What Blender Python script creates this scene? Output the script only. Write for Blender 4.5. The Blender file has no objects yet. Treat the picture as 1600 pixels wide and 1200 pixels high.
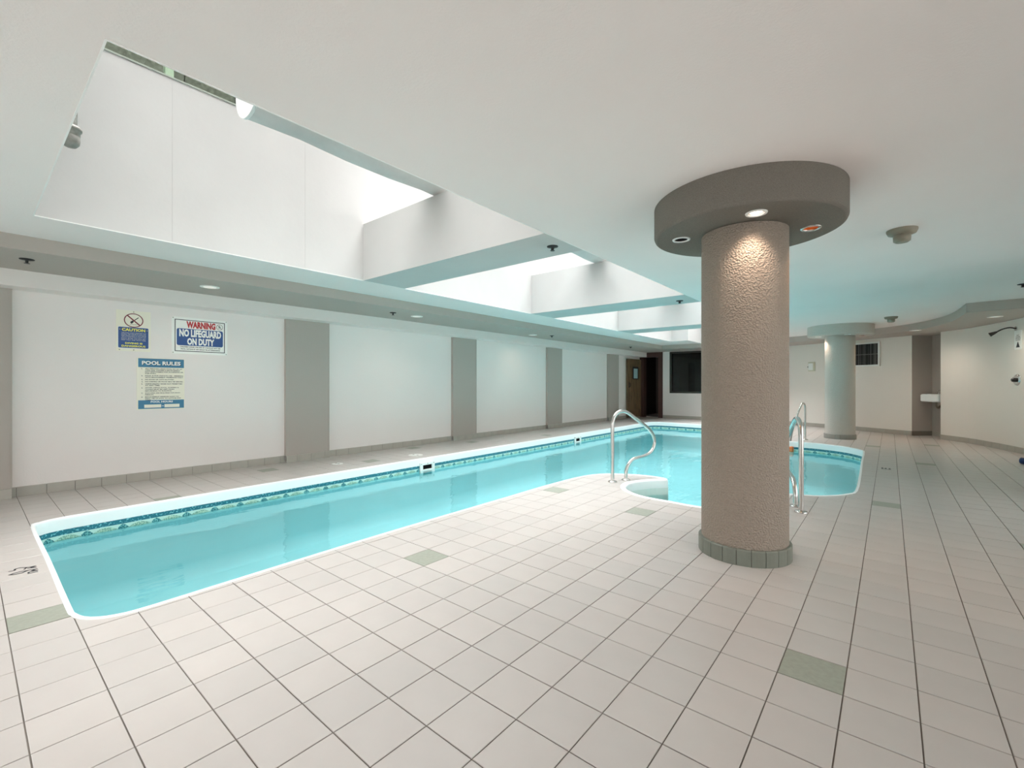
import bpy, math, random
from math import pi, sin, cos, radians
from mathutils import Vector, Matrix
from mathutils.geometry import delaunay_2d_cdt

# ------------------------------------------------------------------ camera, world, light, exposure
S = bpy.context.scene
COL = S.collection
random.seed(7)
YAW = math.atan(590 / 711)
cam = bpy.data.objects.new('camera', bpy.data.cameras.new('camera'))
COL.objects.link(cam)
cam.location = (0, 0, 1.12)
cam.rotation_euler = (pi / 2, 0, YAW)
cam.data.sensor_width = 36
cam.data.lens = 711 * 36 / 1600
cam.data.shift_y = 1 / 1600
cam.data.clip_start = 0.02
S.camera = cam

S.view_settings.view_transform = 'Standard'
S.view_settings.look = 'None'
S.view_settings.gamma = 1
S.view_settings.use_curve_mapping = False
S.view_settings.exposure = 0.28
S.cycles.max_bounces = 14
S.cycles.diffuse_bounces = 10
S.cycles.glossy_bounces = 5
S.cycles.transmission_bounces = 6
S.cycles.transparent_max_bounces = 12
S.cycles.caustics_reflective = False
S.cycles.caustics_refractive = False
S.cycles.sample_clamp_indirect = 6

W = bpy.data.worlds.new('overcast_sky')
S.world = W
W.use_nodes = True
nt = W.node_tree
nt.nodes.clear()
wo = nt.nodes.new('ShaderNodeOutputWorld')
bg = nt.nodes.new('ShaderNodeBackground')
tc = nt.nodes.new('ShaderNodeTexCoord')
sx = nt.nodes.new('ShaderNodeSeparateXYZ')
rp = nt.nodes.new('ShaderNodeValToRGB')
nt.links.new(tc.outputs['Generated'], sx.inputs[0])
nt.links.new(sx.outputs['Z'], rp.inputs[0])
rp.color_ramp.elements[0].position = 0.0
rp.color_ramp.elements[0].color = (.55, .58, .60, 1)
rp.color_ramp.elements[1].position = 0.9
rp.color_ramp.elements[1].color = (1, 1, 1, 1)
nt.links.new(rp.outputs[0], bg.inputs[0])
bg.inputs[1].default_value = 16.0
nt.links.new(bg.outputs[0], wo.inputs[0])


def portal(name, loc, rot, sx_, sy_):
    l = bpy.data.lights.new(name, 'AREA')
    l.shape = 'RECTANGLE'
    l.size = sx_
    l.size_y = sy_
    l.cycles.is_portal = True
    o = bpy.data.objects.new(name, l)
    COL.objects.link(o)
    o.location = loc
    o.rotation_euler = rot
    return o


ROOF = 4.35           # underside of the skylight glazing
portal('skylight_portal', (-3.44, 7.05, ROOF + .02), (0, 0, 0), 2.6, 13.4)
portal('back_fill_portal', (-2.4, -3.70, 1.17), (radians(90), 0, pi), 8.4, 2.2)  # this and the side portals serve the glazing added for fill daylight
portal('side_fill_portal', (1.98, 1.6, 1.17), (0, radians(90), 0), 2.2, 10.0)
portal('side_fill_portal', (-6.82, -2.0, 1.17), (0, radians(-90), 0), 2.2, 2.8)


# ------------------------------------------------------------------ materials
def srgb(r, g, b):
    f = lambda c: (c / 255 / 12.92) if c <= 10 else ((c / 255 + .055) / 1.055) ** 2.4
    return (f(r), f(g), f(b), 1)


MATS = {}


def mat(name, col, rough=.6, metal=0., spec=.5, bump=0., bscale=40., var=0., vscale=4., kind='noise', detail=3., emit=None, estr=0.):
    m = bpy.data.materials.new(name)
    m.use_nodes = True
    n = m.node_tree.nodes
    L = m.node_tree.links
    p = n['Principled BSDF']
    p.inputs['Base Color'].default_value = col
    p.inputs['Roughness'].default_value = rough
    p.inputs['Metallic'].default_value = metal
    p.inputs['Specular IOR Level'].default_value = spec
    tcn = n.new('ShaderNodeTexCoord')
    if var:
        t = n.new('ShaderNodeTexNoise')
        t.inputs['Scale'].default_value = vscale
        t.inputs['Detail'].default_value = 5
        L.new(tcn.outputs['Object'], t.inputs['Vector'])
        mx = n.new('ShaderNodeMix')
        mx.data_type = 'RGBA'
        mx.blend_type = 'MULTIPLY'
        mx.inputs[0].default_value = 1
        mx.inputs[6].default_value = col
        r = n.new('ShaderNodeValToRGB')
        r.color_ramp.elements[0].position = .3
        r.color_ramp.elements[1].position = .7
        r.color_ramp.elements[0].color = (1 - var, 1 - var, 1 - var, 1)
        r.color_ramp.elements[1].color = (1, 1, 1, 1)
        L.new(t.outputs['Fac'], r.inputs[0])
        L.new(r.outputs[0], mx.inputs[7])
        L.new(mx.outputs[2], p.inputs['Base Color'])
    if bump:
        if kind == 'voronoi':
            t = n.new('ShaderNodeTexVoronoi')
            t.feature = 'SMOOTH_F1'
            out = t.outputs['Distance']
        else:
            t = n.new('ShaderNodeTexNoise')
            t.inputs['Detail'].default_value = detail
            out = t.outputs['Fac']
        t.inputs['Scale'].default_value = bscale
        L.new(tcn.outputs['Object'], t.inputs['Vector'])
        b = n.new('ShaderNodeBump')
        b.inputs['Strength'].default_value = bump
        b.inputs['Distance'].default_value = .01
        L.new(out, b.inputs['Height'])
        L.new(b.outputs[0], p.inputs['Normal'])
    if emit:
        p.inputs['Emission Color'].default_value = emit
        p.inputs['Emission Strength'].default_value = estr
    MATS[name] = m
    return m


M_ceiling = mat('ceiling_paint', (.87, .80, .775, 1), .9, spec=.1, bump=.10, bscale=90, var=.03, vscale=1.2)
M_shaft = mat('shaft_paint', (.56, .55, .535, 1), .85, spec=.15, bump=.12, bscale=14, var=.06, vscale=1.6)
M_edgelight = mat('white_edge_highlight', (.86, .85, .83, 1), .7)  # highlight along the skylight rim put into a white colour
M_wall = mat('wall_paint', (.88, .815, .785, 1), .8, spec=.2, bump=.12, bscale=60, var=.02, vscale=1.)
M_wallr = mat('grey_wall_paint', (.83, .775, .715, 1), .8, spec=.2, bump=.12, bscale=60, var=.02, vscale=1.)
M_taupe = mat('taupe_paint', (.47, .42, .38, 1), .75, spec=.2, bump=.12, bscale=60)
M_band = mat('pale_trim_paint', (.85, .79, .755, 1), .8, spec=.2)
M_stucco = mat('stucco', (.32, .262, .212, 1), .68, spec=.35, bump=1.0, bscale=110, kind='voronoi', var=.12, vscale=90)
M_stucco2 = mat('grey_stucco', (.56, .525, .48, 1), .8, spec=.25, bump=.4, bscale=75, kind='voronoi', var=.06, vscale=60)
M_cap = mat('capital_stucco', (.21, .19, .162, 1), .85, spec=.2, bump=.5, bscale=160, var=.25, vscale=220)
M_grout = mat('grout', (.20, .175, .15, 1), .9, var=.35, vscale=3)
M_tile = [mat('floor_tile_glaze_%s' % k, c, .33, spec=.42, bump=.04, bscale=30, var=.05, vscale=5)
          for k, c in (('a', (.520, .480, .452, 1)), ('b', (.506, .470, .443, 1)), ('c', (.532, .490, .460, 1)))]
M_green = mat('sage_tile_glaze', (.33, .345, .285, 1), .4, spec=.4, bump=.05, bscale=40, var=.14, vscale=40)
M_base = mat('baseboard_tile_glaze', (.45, .42, .37, 1), .4, spec=.4, var=.08, vscale=8)
M_ringtile = mat('column_base_tile_glaze', (.185, .195, .16, 1), .4, spec=.4, var=.1, vscale=20)
M_white = mat('white_vinyl', (.88, .90, .89, 1), .35, spec=.4)
M_liner = mat('aqua_liner', (.33, .70, .73, 1), .55, spec=.2, var=.04, vscale=3)
M_stepm = mat('pale_step', (.50, .84, .84, 1), .5, spec=.2)
M_notch = mat('pale_green_fibreglass', (.72, .79, .74, 1), .4, spec=.3)
M_steel = mat('brushed_steel', (.62, .60, .57, 1), .22, metal=1.)
M_chrome = mat('chrome', (.72, .72, .72, 1), .1, metal=1.)
M_black = mat('black_enamel', (.012, .012, .012, 1), .5)
M_dark = mat('dark_void', (.008, .008, .008, 1), .9, spec=.05)
M_bronze = mat('dark_bronze_frame', (.035, .033, .025, 1), .5)
M_maroon = mat('maroon_door_frame', (.075, .030, .024, 1), .5)
M_plast = mat('white_plastic', (.82, .82, .79, 1), .45)
M_tan = mat('tan_plastic', (.26, .235, .18, 1), .5)
M_beige = mat('beige_plastic', (.60, .57, .44, 1), .5)
M_blue = mat('blue_plastic', (.012, .05, .16, 1), .5)
M_orange = mat('orange_plastic', (.75, .20, .06, 1), .5)
M_alu = mat('aluminium_frame', (.62, .65, .62, 1), .5, metal=0.)
M_rail = mat('grey_green_rail', (.30, .33, .28, 1), .6)
M_greenframe = mat('pale_green_frame', (.33, .45, .31, 1), .6)
M_canvas = mat('grey_canvas', (.70, .68, .66, 1), .9, spec=.1, var=.12, vscale=2.5, bump=.1, bscale=20)
M_endcap = mat('white_end_cap', (.86, .86, .84, 1), .6)
M_galv = mat('galvanised_steel', (.34, .33, .30, 1), .5, metal=.4, var=.35, vscale=30)
M_stone = mat('lichen_stone', (.105, .12, .09, 1), .95, spec=.1, bump=1., bscale=22, var=.6, vscale=24)
M_copper = mat('copper_reflector', (.75, .33, .12, 1), .35, metal=1.)
M_lit = mat('lit_bulb', (1, .9, .8, 1), .4, emit=(1, .80, .66, 1), estr=14)
M_dim = mat('dim_bulb', (1, .5, .2, 1), .4, emit=(1, .38, .12, 1), estr=1.3)
M_glowlens = mat('glow_lens', (.8, .78, .72, 1), .4, emit=(1, .9, .8, 1), estr=.5)  # glow added to fixtures that are otherwise unlit
M_lens = mat('frosted_lens', (.75, .74, .70, 1), .4)
M_signwhite = mat('sign_white', (.93, .92, .88, 1), .4)
M_signcream = mat('sign_cream', (.90, .85, .72, 1), .45)
M_signblue = mat('sign_blue', (.025, .085, .27, 1), .4)
M_signteal = mat('sign_teal_blue', (.045, .20, .34, 1), .4)
M_signred = mat('sign_red', (.52, .025, .03, 1), .4)
M_signmaroon = mat('sign_maroon', (.20, .02, .03, 1), .4)
M_signyellow = mat('sign_yellow', (.86, .80, .10, 1), .4)
M_signblack = mat('sign_black', (.015, .015, .02, 1), .4)
M_notice = mat('pale_blue_paper', (.42, .62, .66, 1), .6)
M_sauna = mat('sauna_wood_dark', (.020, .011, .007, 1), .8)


def wood():
    m = mat('pine_planks', (.22, .135, .065, 1), .55)
    n = m.node_tree.nodes
    L = m.node_tree.links
    p = n['Principled BSDF']
    t = n.new('ShaderNodeTexCoord')
    mp = n.new('ShaderNodeMapping')
    mp.inputs['Scale'].default_value = (14, 14, 1.2)
    ns = n.new('ShaderNodeTexNoise')
    ns.inputs['Scale'].default_value = 2.2
    ns.inputs['Detail'].default_value = 6
    ns.inputs['Distortion'].default_value = .8
    r = n.new('ShaderNodeValToRGB')
    r.color_ramp.elements[0].position = .3
    r.color_ramp.elements[0].color = (.095, .055, .028, 1)
    r.color_ramp.elements[1].position = .68
    r.color_ramp.elements[1].color = (.25, .165, .085, 1)
    L.new(t.outputs['Object'], mp.inputs[0])
    L.new(mp.outputs[0], ns.inputs['Vector'])
    L.new(ns.outputs['Fac'], r.inputs[0])
    L.new(r.outputs[0], p.inputs['Base Color'])
    return m


M_wood = wood()


def thin_glass(name, tint, refl_max=1., rough=.0, dark=False):
    m = bpy.data.materials.new(name)
    m.use_nodes = True
    n = m.node_tree.nodes
    L = m.node_tree.links
    n.clear()
    o = n.new('ShaderNodeOutputMaterial')
    tr = n.new('ShaderNodeBsdfTransparent')
    tr.inputs[0].default_value = tint
    gl = n.new('ShaderNodeBsdfGlossy')
    gl.inputs['Roughness'].default_value = rough
    fr = n.new('ShaderNodeFresnel')
    fr.inputs[0].default_value = 1.45
    mx = n.new('ShaderNodeMixShader')
    L.new(fr.outputs[0], mx.inputs[0])
    L.new(tr.outputs[0], mx.inputs[1])
    L.new(gl.outputs[0], mx.inputs[2])
    L.new(mx.outputs[0], o.inputs[0])
    return m


M_glass = thin_glass('dimmed_glass', (.52, .52, .515, 1))  # tint limits how much daylight the added glazing lets in
M_sideglass = thin_glass('tinted_side_glass', (.49, .49, .485, 1))  # tinted to meter light from the added side glazing
M_dimglass = thin_glass('dimmed_roof_glass', (.80, .80, .795, 1))  # dimmer light of the near bay put into the pane tint
M_roofglass = thin_glass('tinted_roof_glass', (.96, .965, .97, 1))
M_tintglass = thin_glass('smoked_glass', (.30, .31, .29, 1))


def water():
    m = bpy.data.materials.new('pool_water')
    m.use_nodes = True
    n = m.node_tree.nodes
    L = m.node_tree.links
    n.clear()
    o = n.new('ShaderNodeOutputMaterial')
    tr = n.new('ShaderNodeBsdfTransparent')
    tr.inputs[0].default_value = (.92, .995, 1.0, 1)
    gl = n.new('ShaderNodeBsdfGlossy')
    gl.inputs['Roughness'].default_value = .05
    gl.inputs['Color'].default_value = (.80, .97, .97, 1)
    fr = n.new('ShaderNodeFresnel')
    fr.inputs[0].default_value = 1.33
    mx = n.new('ShaderNodeMixShader')
    t = n.new('ShaderNodeTexCoord')
    mp = n.new('ShaderNodeMapping')
    mp.inputs['Scale'].default_value = (1.6, .8, 1)
    ns = n.new('ShaderNodeTexNoise')
    ns.inputs['Scale'].default_value = 2.3
    ns.inputs['Detail'].default_value = 3
    b = n.new('ShaderNodeBump')
    b.inputs['Strength'].default_value = .15
    b.inputs['Distance'].default_value = .05
    L.new(t.outputs['Object'], mp.inputs[0])
    L.new(mp.outputs[0], ns.inputs['Vector'])
    L.new(ns.outputs['Fac'], b.inputs['Height'])
    L.new(b.outputs[0], gl.inputs['Normal'])
    L.new(b.outputs[0], fr.inputs['Normal'])
    L.new(fr.outputs[0], mx.inputs[0])
    L.new(tr.outputs[0], mx.inputs[1])
    L.new(gl.outputs[0], mx.inputs[2])
    L.new(mx.outputs[0], o.inputs[0])
    return m


M_water = water()


def band_material():
    """Printed vinyl border: a speckled teal row above alternating green humps and teal peaks (flat print on the liner)."""
    m = mat('printed_waterline_border', (.6, .85, .83, 1), .4)
    n = m.node_tree.nodes
    L = m.node_tree.links
    p = n['Principled BSDF']
    uv = n.new('ShaderNodeUVMap')
    sp = n.new('ShaderNodeSeparateXYZ')
    L.new(uv.outputs[0], sp.inputs[0])

    def mth(op, a, b=None, c=None):
        k = n.new('ShaderNodeMath')
        k.operation = op
        for i, v in enumerate((a, b, c)):
            if v is None:
                continue
            if isinstance(v, (int, float)):
                k.inputs[i].default_value = v
            else:
                L.new(v, k.inputs[i])
        return k.outputs[0]

    def mixc(f, a, b):
        k = n.new('ShaderNodeMix')
        k.data_type = 'RGBA'
        L.new(f, k.inputs[0])
        for i, v in ((6, a), (7, b)):
            if isinstance(v, tuple):
                k.inputs[i].default_value = v
            else:
                L.new(v, k.inputs[i])
        return k.outputs[2]
    P = .245
    u = mth('MODULO', sp.outputs[0], P)
    d1 = mth('ABSOLUTE', mth('SUBTRACT', u, P * .36))
    d2 = mth('ABSOLUTE', mth('SUBTRACT', u, P * .86))
    v = mth('ADD', sp.outputs[1], .188)                     # height above the band's foot
    h1 = mth('MULTIPLY', mth('SUBTRACT', 1, mth('POWER', mth('DIVIDE', d1, .088), 2)), .034)
    h2 = mth('MULTIPLY', mth('SUBTRACT', 1, mth('POWER', mth('DIVIDE', d2, .046), 1.5)), .041)
    f1 = mth('LESS_THAN', v, h1)
    f2 = mth('LESS_THAN', v, h2)
    c3 = n.new('ShaderNodeTexVoronoi')
    c3.inputs['Scale'].default_value = 95
    L.new(uv.outputs[0], c3.inputs['Vector'])
    spk = mth('GREATER_THAN', c3.outputs['Distance'], .52)
    green = mixc(spk, srgb(120, 165, 148), srgb(178, 208, 188))
    teal = mixc(spk, srgb(26, 104, 112), srgb(110, 176, 176))
    low = mixc(f1, srgb(186, 220, 210), green)
    low = mixc(f2, low, teal)
    ns = n.new('ShaderNodeTexNoise')
    ns.inputs['Scale'].default_value = 60
    L.new(uv.outputs[0], ns.inputs['Vector'])
    spk2 = mth('GREATER_THAN', ns.outputs['Fac'], .60)
    up = mixc(spk2, srgb(22, 108, 124), srgb(120, 190, 200))
    isup = mth('GREATER_THAN', sp.outputs[1], -.145)
    L.new(mixc(isup, low, up), p.inputs['Base Color'])
    return m


M_border = band_material()


# ------------------------------------------------------------------ mesh helpers
class MB:
    def __init__(s):
        s.v = []
        s.f = []
        s.sm = []

    def add(s, vs, fs, smooth=False):
        o = len(s.v)
        s.v += [tuple(v) for v in vs]
        s.f += [tuple(i + o for i in f) for f in fs]
        s.sm += [smooth] * len(fs)
        return s

    def box(s, x0, y0, z0, x1, y1, z1):
        return s.add([(x0, y0, z0), (x1, y0, z0), (x1, y1, z0), (x0, y1, z0), (x0, y0, z1), (x1, y0, z1), (x1, y1, z1), (x0, y1, z1)],
                     [(0, 3, 2, 1), (4, 5, 6, 7), (0, 1, 5, 4), (1, 2, 6, 5), (2, 3, 7, 6), (3, 0, 4, 7)])

    def cbox(s, x0, y0, z0, x1, y1, z1, c=.004):
        """box with chamfered top and side edges (lathe of a rounded rectangle)"""
        a = [(x0 + c, y0), (x1 - c, y0), (x1, y0 + c), (x1, y1 - c), (x1 - c, y1), (x0 + c, y1), (x0, y1 - c), (x0, y0 + c)]
        cx, cy = (x0 + x1) / 2, (y0 + y1) / 2
        kx, ky = 1 - 2 * c / (x1 - x0), 1 - 2 * c / (y1 - y0)
        b = [(cx + (x - cx) * kx, cy + (y - cy) * ky) for x, y in a]
        vs = [(x, y, z0) for x, y in b] + [(x, y, z0 + c) for x, y in a] + [(x, y, z1 - c) for x, y in a] + [(x, y, z1) for x, y in b]
        fs = [tuple(range(7, -1, -1)), tuple(range(24, 32))]
        for r in range(3):
            for i in range(8):
                j = (i + 1) % 8
                fs.append((r * 8 + i, r * 8 + j, r * 8 + 8 + j, r * 8 + 8 + i))
        return s.add(vs, fs)

    def lathe(s, prof, n=24, c=(0, 0), smooth=True, cap0=True, cap1=True):
        """prof: (radius, z) list turned about a vertical axis"""
        vs, fs = [], []
        for r, z in prof:
            for i in range(n):
                a = 2 * pi * i / n
                vs.append((c[0] + r * cos(a), c[1] + r * sin(a), z))
        for k in range(len(prof) - 1):
            for i in range(n):
                j = (i + 1) % n
                fs.append((k * n + i, k * n + j, k * n + n + j, k * n + n + i))
        s.add(vs, fs, smooth)
        if cap0:
            s.add(vs[:n], [tuple(range(n - 1, -1, -1))])
        if cap1:
            s.add(vs[-n:], [tuple(range(n))])
        return s

    def tube(s, pts, r, n=12, caps=True, smooth=True):
        pts = [Vector(p) for p in pts]
        vs, fs = [], []
        t0 = (pts[1] - pts[0]).normalized()
        up = Vector((0, 0, 1)) if abs(t0.z) < .9 else Vector((1, 0, 0))
        nrm = t0.cross(up).normalized()
        for i, p in enumerate(pts):
            if i == 0:
                t = t0
            elif i == len(pts) - 1:
                t = (pts[-1] - pts[-2]).normalized()
            else:
                t = (pts[i + 1] - pts[i - 1]).normalized()
            nrm = (nrm - t * nrm.dot(t)).normalized()
            bn = t.cross(nrm)
            rr = r[i] if isinstance(r, (list, tuple)) else r
            for k in range(n):
                a = 2 * pi * k / n
                vs.append(p + nrm * (rr * cos(a)) + bn * (rr * sin(a)))
        for i in range(len(pts) - 1):
            for k in range(n):
                j = (k + 1) % n
                fs.append((i * n + k, i * n + j, i * n + n + j, i * n + n + k))
        s.add(vs, fs, smooth)
        if caps:
            s.add(vs[:n], [tuple(range(n - 1, -1, -1))])
            s.add(vs[-n:], [tuple(range(n))])
        return s

    def prism(s, poly, z0, z1, holes=(), bottom=True, top=True, sides=True):
        """vertical prism over a plan polygon (any shape), optional holes"""
        vs2, tris = fill(poly, holes)
        n = len(vs2)
        if bottom:
            s.add([(x, y, z0) for x, y in vs2], [t[::-1] for t in tris])
        if top:
            s.add([(x, y, z1) for x, y in vs2], tris)
        if sides:
            for ring in [poly] + list(holes):
                m = len(ring)
                vs = [(x, y, z0) for x, y in ring] + [(x, y, z1) for x, y in ring]
                s.add(vs, [(i, (i + 1) % m, (i + 1) % m + m, i + m) for i in range(m)])
        return s

    def wall(s, path, z0, z1, th):
        """a wall of thickness th on the left side of an open plan path"""
        off = offset_open(path, th)
        poly = list(path) + off[::-1]
        return s.prism(poly, z0, z1)

    def xf(s, mtx):
        s.v = [tuple(mtx @ Vector(v)) for v in s.v]
        return s

    def mesh(s, name, m):
        me = bpy.data.meshes.new(name)
        me.from_pydata(s.v, [], s.f)
        for i, f in enumerate(s.sm):
            if f:
                me.polygons[i].use_smooth = True
        me.materials.append(m)
        me.update()
        return me

    def build(s, name, m, parent=None, loc=None):
        o = bpy.data.objects.new(name, s.mesh(name, m))
        COL.objects.link(o)
        if parent:
            o.parent = parent
        if loc:
            o.location = loc
        return o


def area2(p):
    return sum(p[i][0] * p[(i + 1) % len(p)][1] - p[(i + 1) % len(p)][0] * p[i][1] for i in range(len(p)))


def ccw(p):
    return list(p) if area2(p) > 0 else list(p)[::-1]


def inside(pt, poly):
    x, y = pt
    c = False
    for i in range(len(poly)):
        x1, y1 = poly[i]
        x2, y2 = poly[i - 1]
        if (y1 > y) != (y2 > y) and x < (x2 - x1) * (y - y1) / (y2 - y1) + x1:
            c = not c
    return c


def fill(poly, holes=()):
    vs, ed = [], []
    for ring in [poly] + list(holes):
        o = len(vs)
        vs += [Vector(p) for p in ring]
        ed += [(o + i, o + (i + 1) % len(ring)) for i in range(len(ring))]
    v, e, f, *_ = delaunay_2d_cdt(vs, ed, [], 0, 1e-6)
    out = []
    for t in f:
        c = ((v[t[0]].x + v[t[1]].x + v[t[2]].x) / 3, (v[t[0]].y + v[t[1]].y + v[t[2]].y) / 3)
        if inside(c, poly) and not any(inside(c, h) for h in holes):
            out.append(tuple(t))
    return [(p.x, p.y) for p in v], out


def offset_open(path, d):
    out = []
    for i, p in enumerate(path):
        a = Vector(path[max(i - 1, 0)])
        b = Vector(path[min(i + 1, len(path) - 1)])
        t = (b - a).normalized()
        nn = Vector((-t.y, t.x))
        if 0 < i < len(path) - 1:
            t1 = (Vector(path[i]) - a).normalized()
            k = max(.5, abs(Vector((-t1.y, t1.x)).dot(nn)))
        else:
            k = 1
        out.append((p[0] + nn.x * d / k, p[1] + nn.y * d / k))
    return out


def offset_ring(ring, d, wts=None):
    """offset of a closed ccw ring; positive = outwards"""
    n = len(ring)
    out = []
    for i in range(n):
        t = (Vector(ring[(i + 1) % n]) - Vector(ring[i - 1])).normalized()
        k = d * (wts[i] if wts else 1)
        out.append((ring[i][0] + t.y * k, ring[i][1] - t.x * k))
    return out


def catmull(p, k=6, closed=False):
    out = []
    n = len(p)
    rng = range(n) if closed else range(n - 1)
    g = (lambda i: Vector(p[i % n])) if closed else (lambda i: Vector(p[min(max(i, 0), n - 1)]))
    for i in rng:
        a, b, c, d = g(i - 1), g(i), g(i + 1), g(i + 2)
        for j in range(k):
            t = j / k
            out.append(tuple(.5 * ((2 * b) + (c - a) * t + (2 * a - 5 * b + 4 * c - d) * t * t + (3 * b - a - 3 * c + d) * t ** 3)))
    if not closed:
        out.append(tuple(p[-1]))
    return out


def circle(cx, cy, r, n=32):
    return [(cx + r * cos(2 * pi * i / n), cy + r * sin(2 * pi * i / n)) for i in range(n)]


def tag(o, label, cat, group=None):
    o['label'] = label
    o['category'] = cat
    if group:
        o['group'] = group
    return o


def empty(name, loc, label=None, cat=None, group=None, rz=0):
    o = bpy.data.objects.new(name, None)
    COL.objects.link(o)
    o.empty_display_size = .1
    o.location = loc
    o.rotation_euler = (0, 0, rz)
    if label:
        tag(o, label, cat, group)
    return o


def struct(o):
    o['kind'] = 'structure'
    return o


def copy_tree(o, parent=None):
    c = o.copy()
    COL.objects.link(c)
    if parent:
        c.parent = parent
    for ch in list(o.children):
        copy_tree(ch, c)
    return c


# ------------------------------------------------------------------ plan of the room
ZC = 2.34            # main ceiling
XL, XR = -6.70, 1.86
YB, YE = -3.6, 15.0
SK = (-4.75, -2.13, .32, 12.75)      # skylight opening x0 x1 y0 y1
NOTCH = (-4.28, -2.13, 12.75, 13.82)  # its last, narrower bay
FAR = catmull([(-3.1, 15.0), (-2.62, 14.92), (-2.1, 14.72), (-1.3, 14.31), (-.63, 13.92), (.376, 13.31)], 5)
ALC = [(.376, 13.31), (.72, 13.60), (1.46, 12.72), (1.15, 12.42)]
RIGHT = catmull([(.805, 12.80), (1.156, 12.30), (1.40, 11.72), (1.56, 11.24), (1.68, 10.8), (1.79, 10.2), (1.85, 9.4), (1.86, 8.6)], 5) + [(1.86, YB)]

# ---- ceiling
b = MB()
T = ZC + .24
b.box(XL - .2, YB - .2, ZC, SK[0], YE + .2, T)
b.box(SK[1], YB - .2, ZC, XR + .4, YE + .2, T)
b.box(SK[0], YB - .2, ZC, SK[1], SK[2], T)
b.box(SK[0], NOTCH[3], ZC, SK[1], YE + .2, T)
b.box(SK[0], SK[3], ZC, NOTCH[0], NOTCH[3], T)
ceiling = struct(b.build('ceiling', M_ceiling))

# dropped soffits, fascia and pale wall band
b = MB()
b.box(XL, YB, 2.22, -5.45, 13.9, ZC)
b.box(XL, 13.9, 2.22, -3.2, YE, ZC)
o = b.build('soffit', M_taupe, ceiling)
o['label'] = 'taupe dropped soffit along the left wall'
SOF = catmull([(-3.2, 13.9), (-2.8, 13.82), (-2.25, 13.62), (-1.5, 13.33), (-.8, 13.0), (-.225, 12.66), (.31, 12.17), (.60, 11.62), (.77, 11.05), (.85, 10.45), (.885, 9.60)], 4) + [(2.2, 9.50), (2.2, 15.3), (-3.2, 15.3)]
o = MB().prism(ccw(SOF), 2.20, ZC).build('soffit', M_taupe, ceiling)
o['label'] = 'grey curved soffit above the far right wall'
b = MB()
b.box(XL, YB, 2.062, -6.42, YE, 2.2195)
b.build('wall_band', M_band, ceiling)

# ---- skylight shaft and beams
b = MB()
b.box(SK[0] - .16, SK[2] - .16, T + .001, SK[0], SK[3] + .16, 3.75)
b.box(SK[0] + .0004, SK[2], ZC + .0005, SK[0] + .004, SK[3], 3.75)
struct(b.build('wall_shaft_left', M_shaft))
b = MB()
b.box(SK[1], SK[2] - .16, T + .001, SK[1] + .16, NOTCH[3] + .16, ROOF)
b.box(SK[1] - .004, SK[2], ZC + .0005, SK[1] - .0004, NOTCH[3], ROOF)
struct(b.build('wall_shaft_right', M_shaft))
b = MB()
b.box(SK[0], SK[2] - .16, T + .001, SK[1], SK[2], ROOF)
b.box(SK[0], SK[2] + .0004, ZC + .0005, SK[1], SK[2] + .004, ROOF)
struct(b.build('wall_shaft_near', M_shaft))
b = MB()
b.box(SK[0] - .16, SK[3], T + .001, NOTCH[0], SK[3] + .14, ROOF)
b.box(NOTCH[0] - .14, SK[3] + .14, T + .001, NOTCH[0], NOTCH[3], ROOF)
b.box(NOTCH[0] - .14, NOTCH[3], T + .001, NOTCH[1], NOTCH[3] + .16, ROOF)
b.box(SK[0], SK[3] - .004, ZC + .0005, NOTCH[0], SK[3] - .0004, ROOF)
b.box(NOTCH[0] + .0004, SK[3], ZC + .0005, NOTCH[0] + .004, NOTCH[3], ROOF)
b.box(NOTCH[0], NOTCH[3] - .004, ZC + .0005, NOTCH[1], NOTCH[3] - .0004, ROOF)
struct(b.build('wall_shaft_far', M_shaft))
WSL = bpy.data.objects['wall_shaft_left']
for yj in (1.145, 2.30):
    MB().box(SK[0] + .0035, yj, ZC + .01, SK[0] + .0062, yj + .007, 3.74).build('plaster_joint', M_shaft, WSL)
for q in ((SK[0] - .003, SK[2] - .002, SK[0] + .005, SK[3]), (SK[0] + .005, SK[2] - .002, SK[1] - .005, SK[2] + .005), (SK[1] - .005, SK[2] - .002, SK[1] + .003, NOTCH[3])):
    MB().box(q[0], q[1], ZC - .0022, q[2], q[3], ZC + .0035).build('edge_strip', M_edgelight, ceiling)  # white strip imitates the bright rim of the opening and covers the seam
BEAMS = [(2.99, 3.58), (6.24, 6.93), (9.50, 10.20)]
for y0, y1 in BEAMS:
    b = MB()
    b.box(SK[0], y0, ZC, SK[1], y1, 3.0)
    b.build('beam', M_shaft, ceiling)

# ---- skylight glazing (clerestory strip over the left shaft wall, glass roof on top)
w1 = struct(empty('window_1', (SK[0], SK[2], 3.75)))


def wpart(name, mbx, m, par):
    off = par.matrix_basis.translation
    mbx.v = [(x - off.x, y - off.y, z - off.z) for x, y, z in mbx.v]
    return mbx.build(name, m, par)


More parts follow.
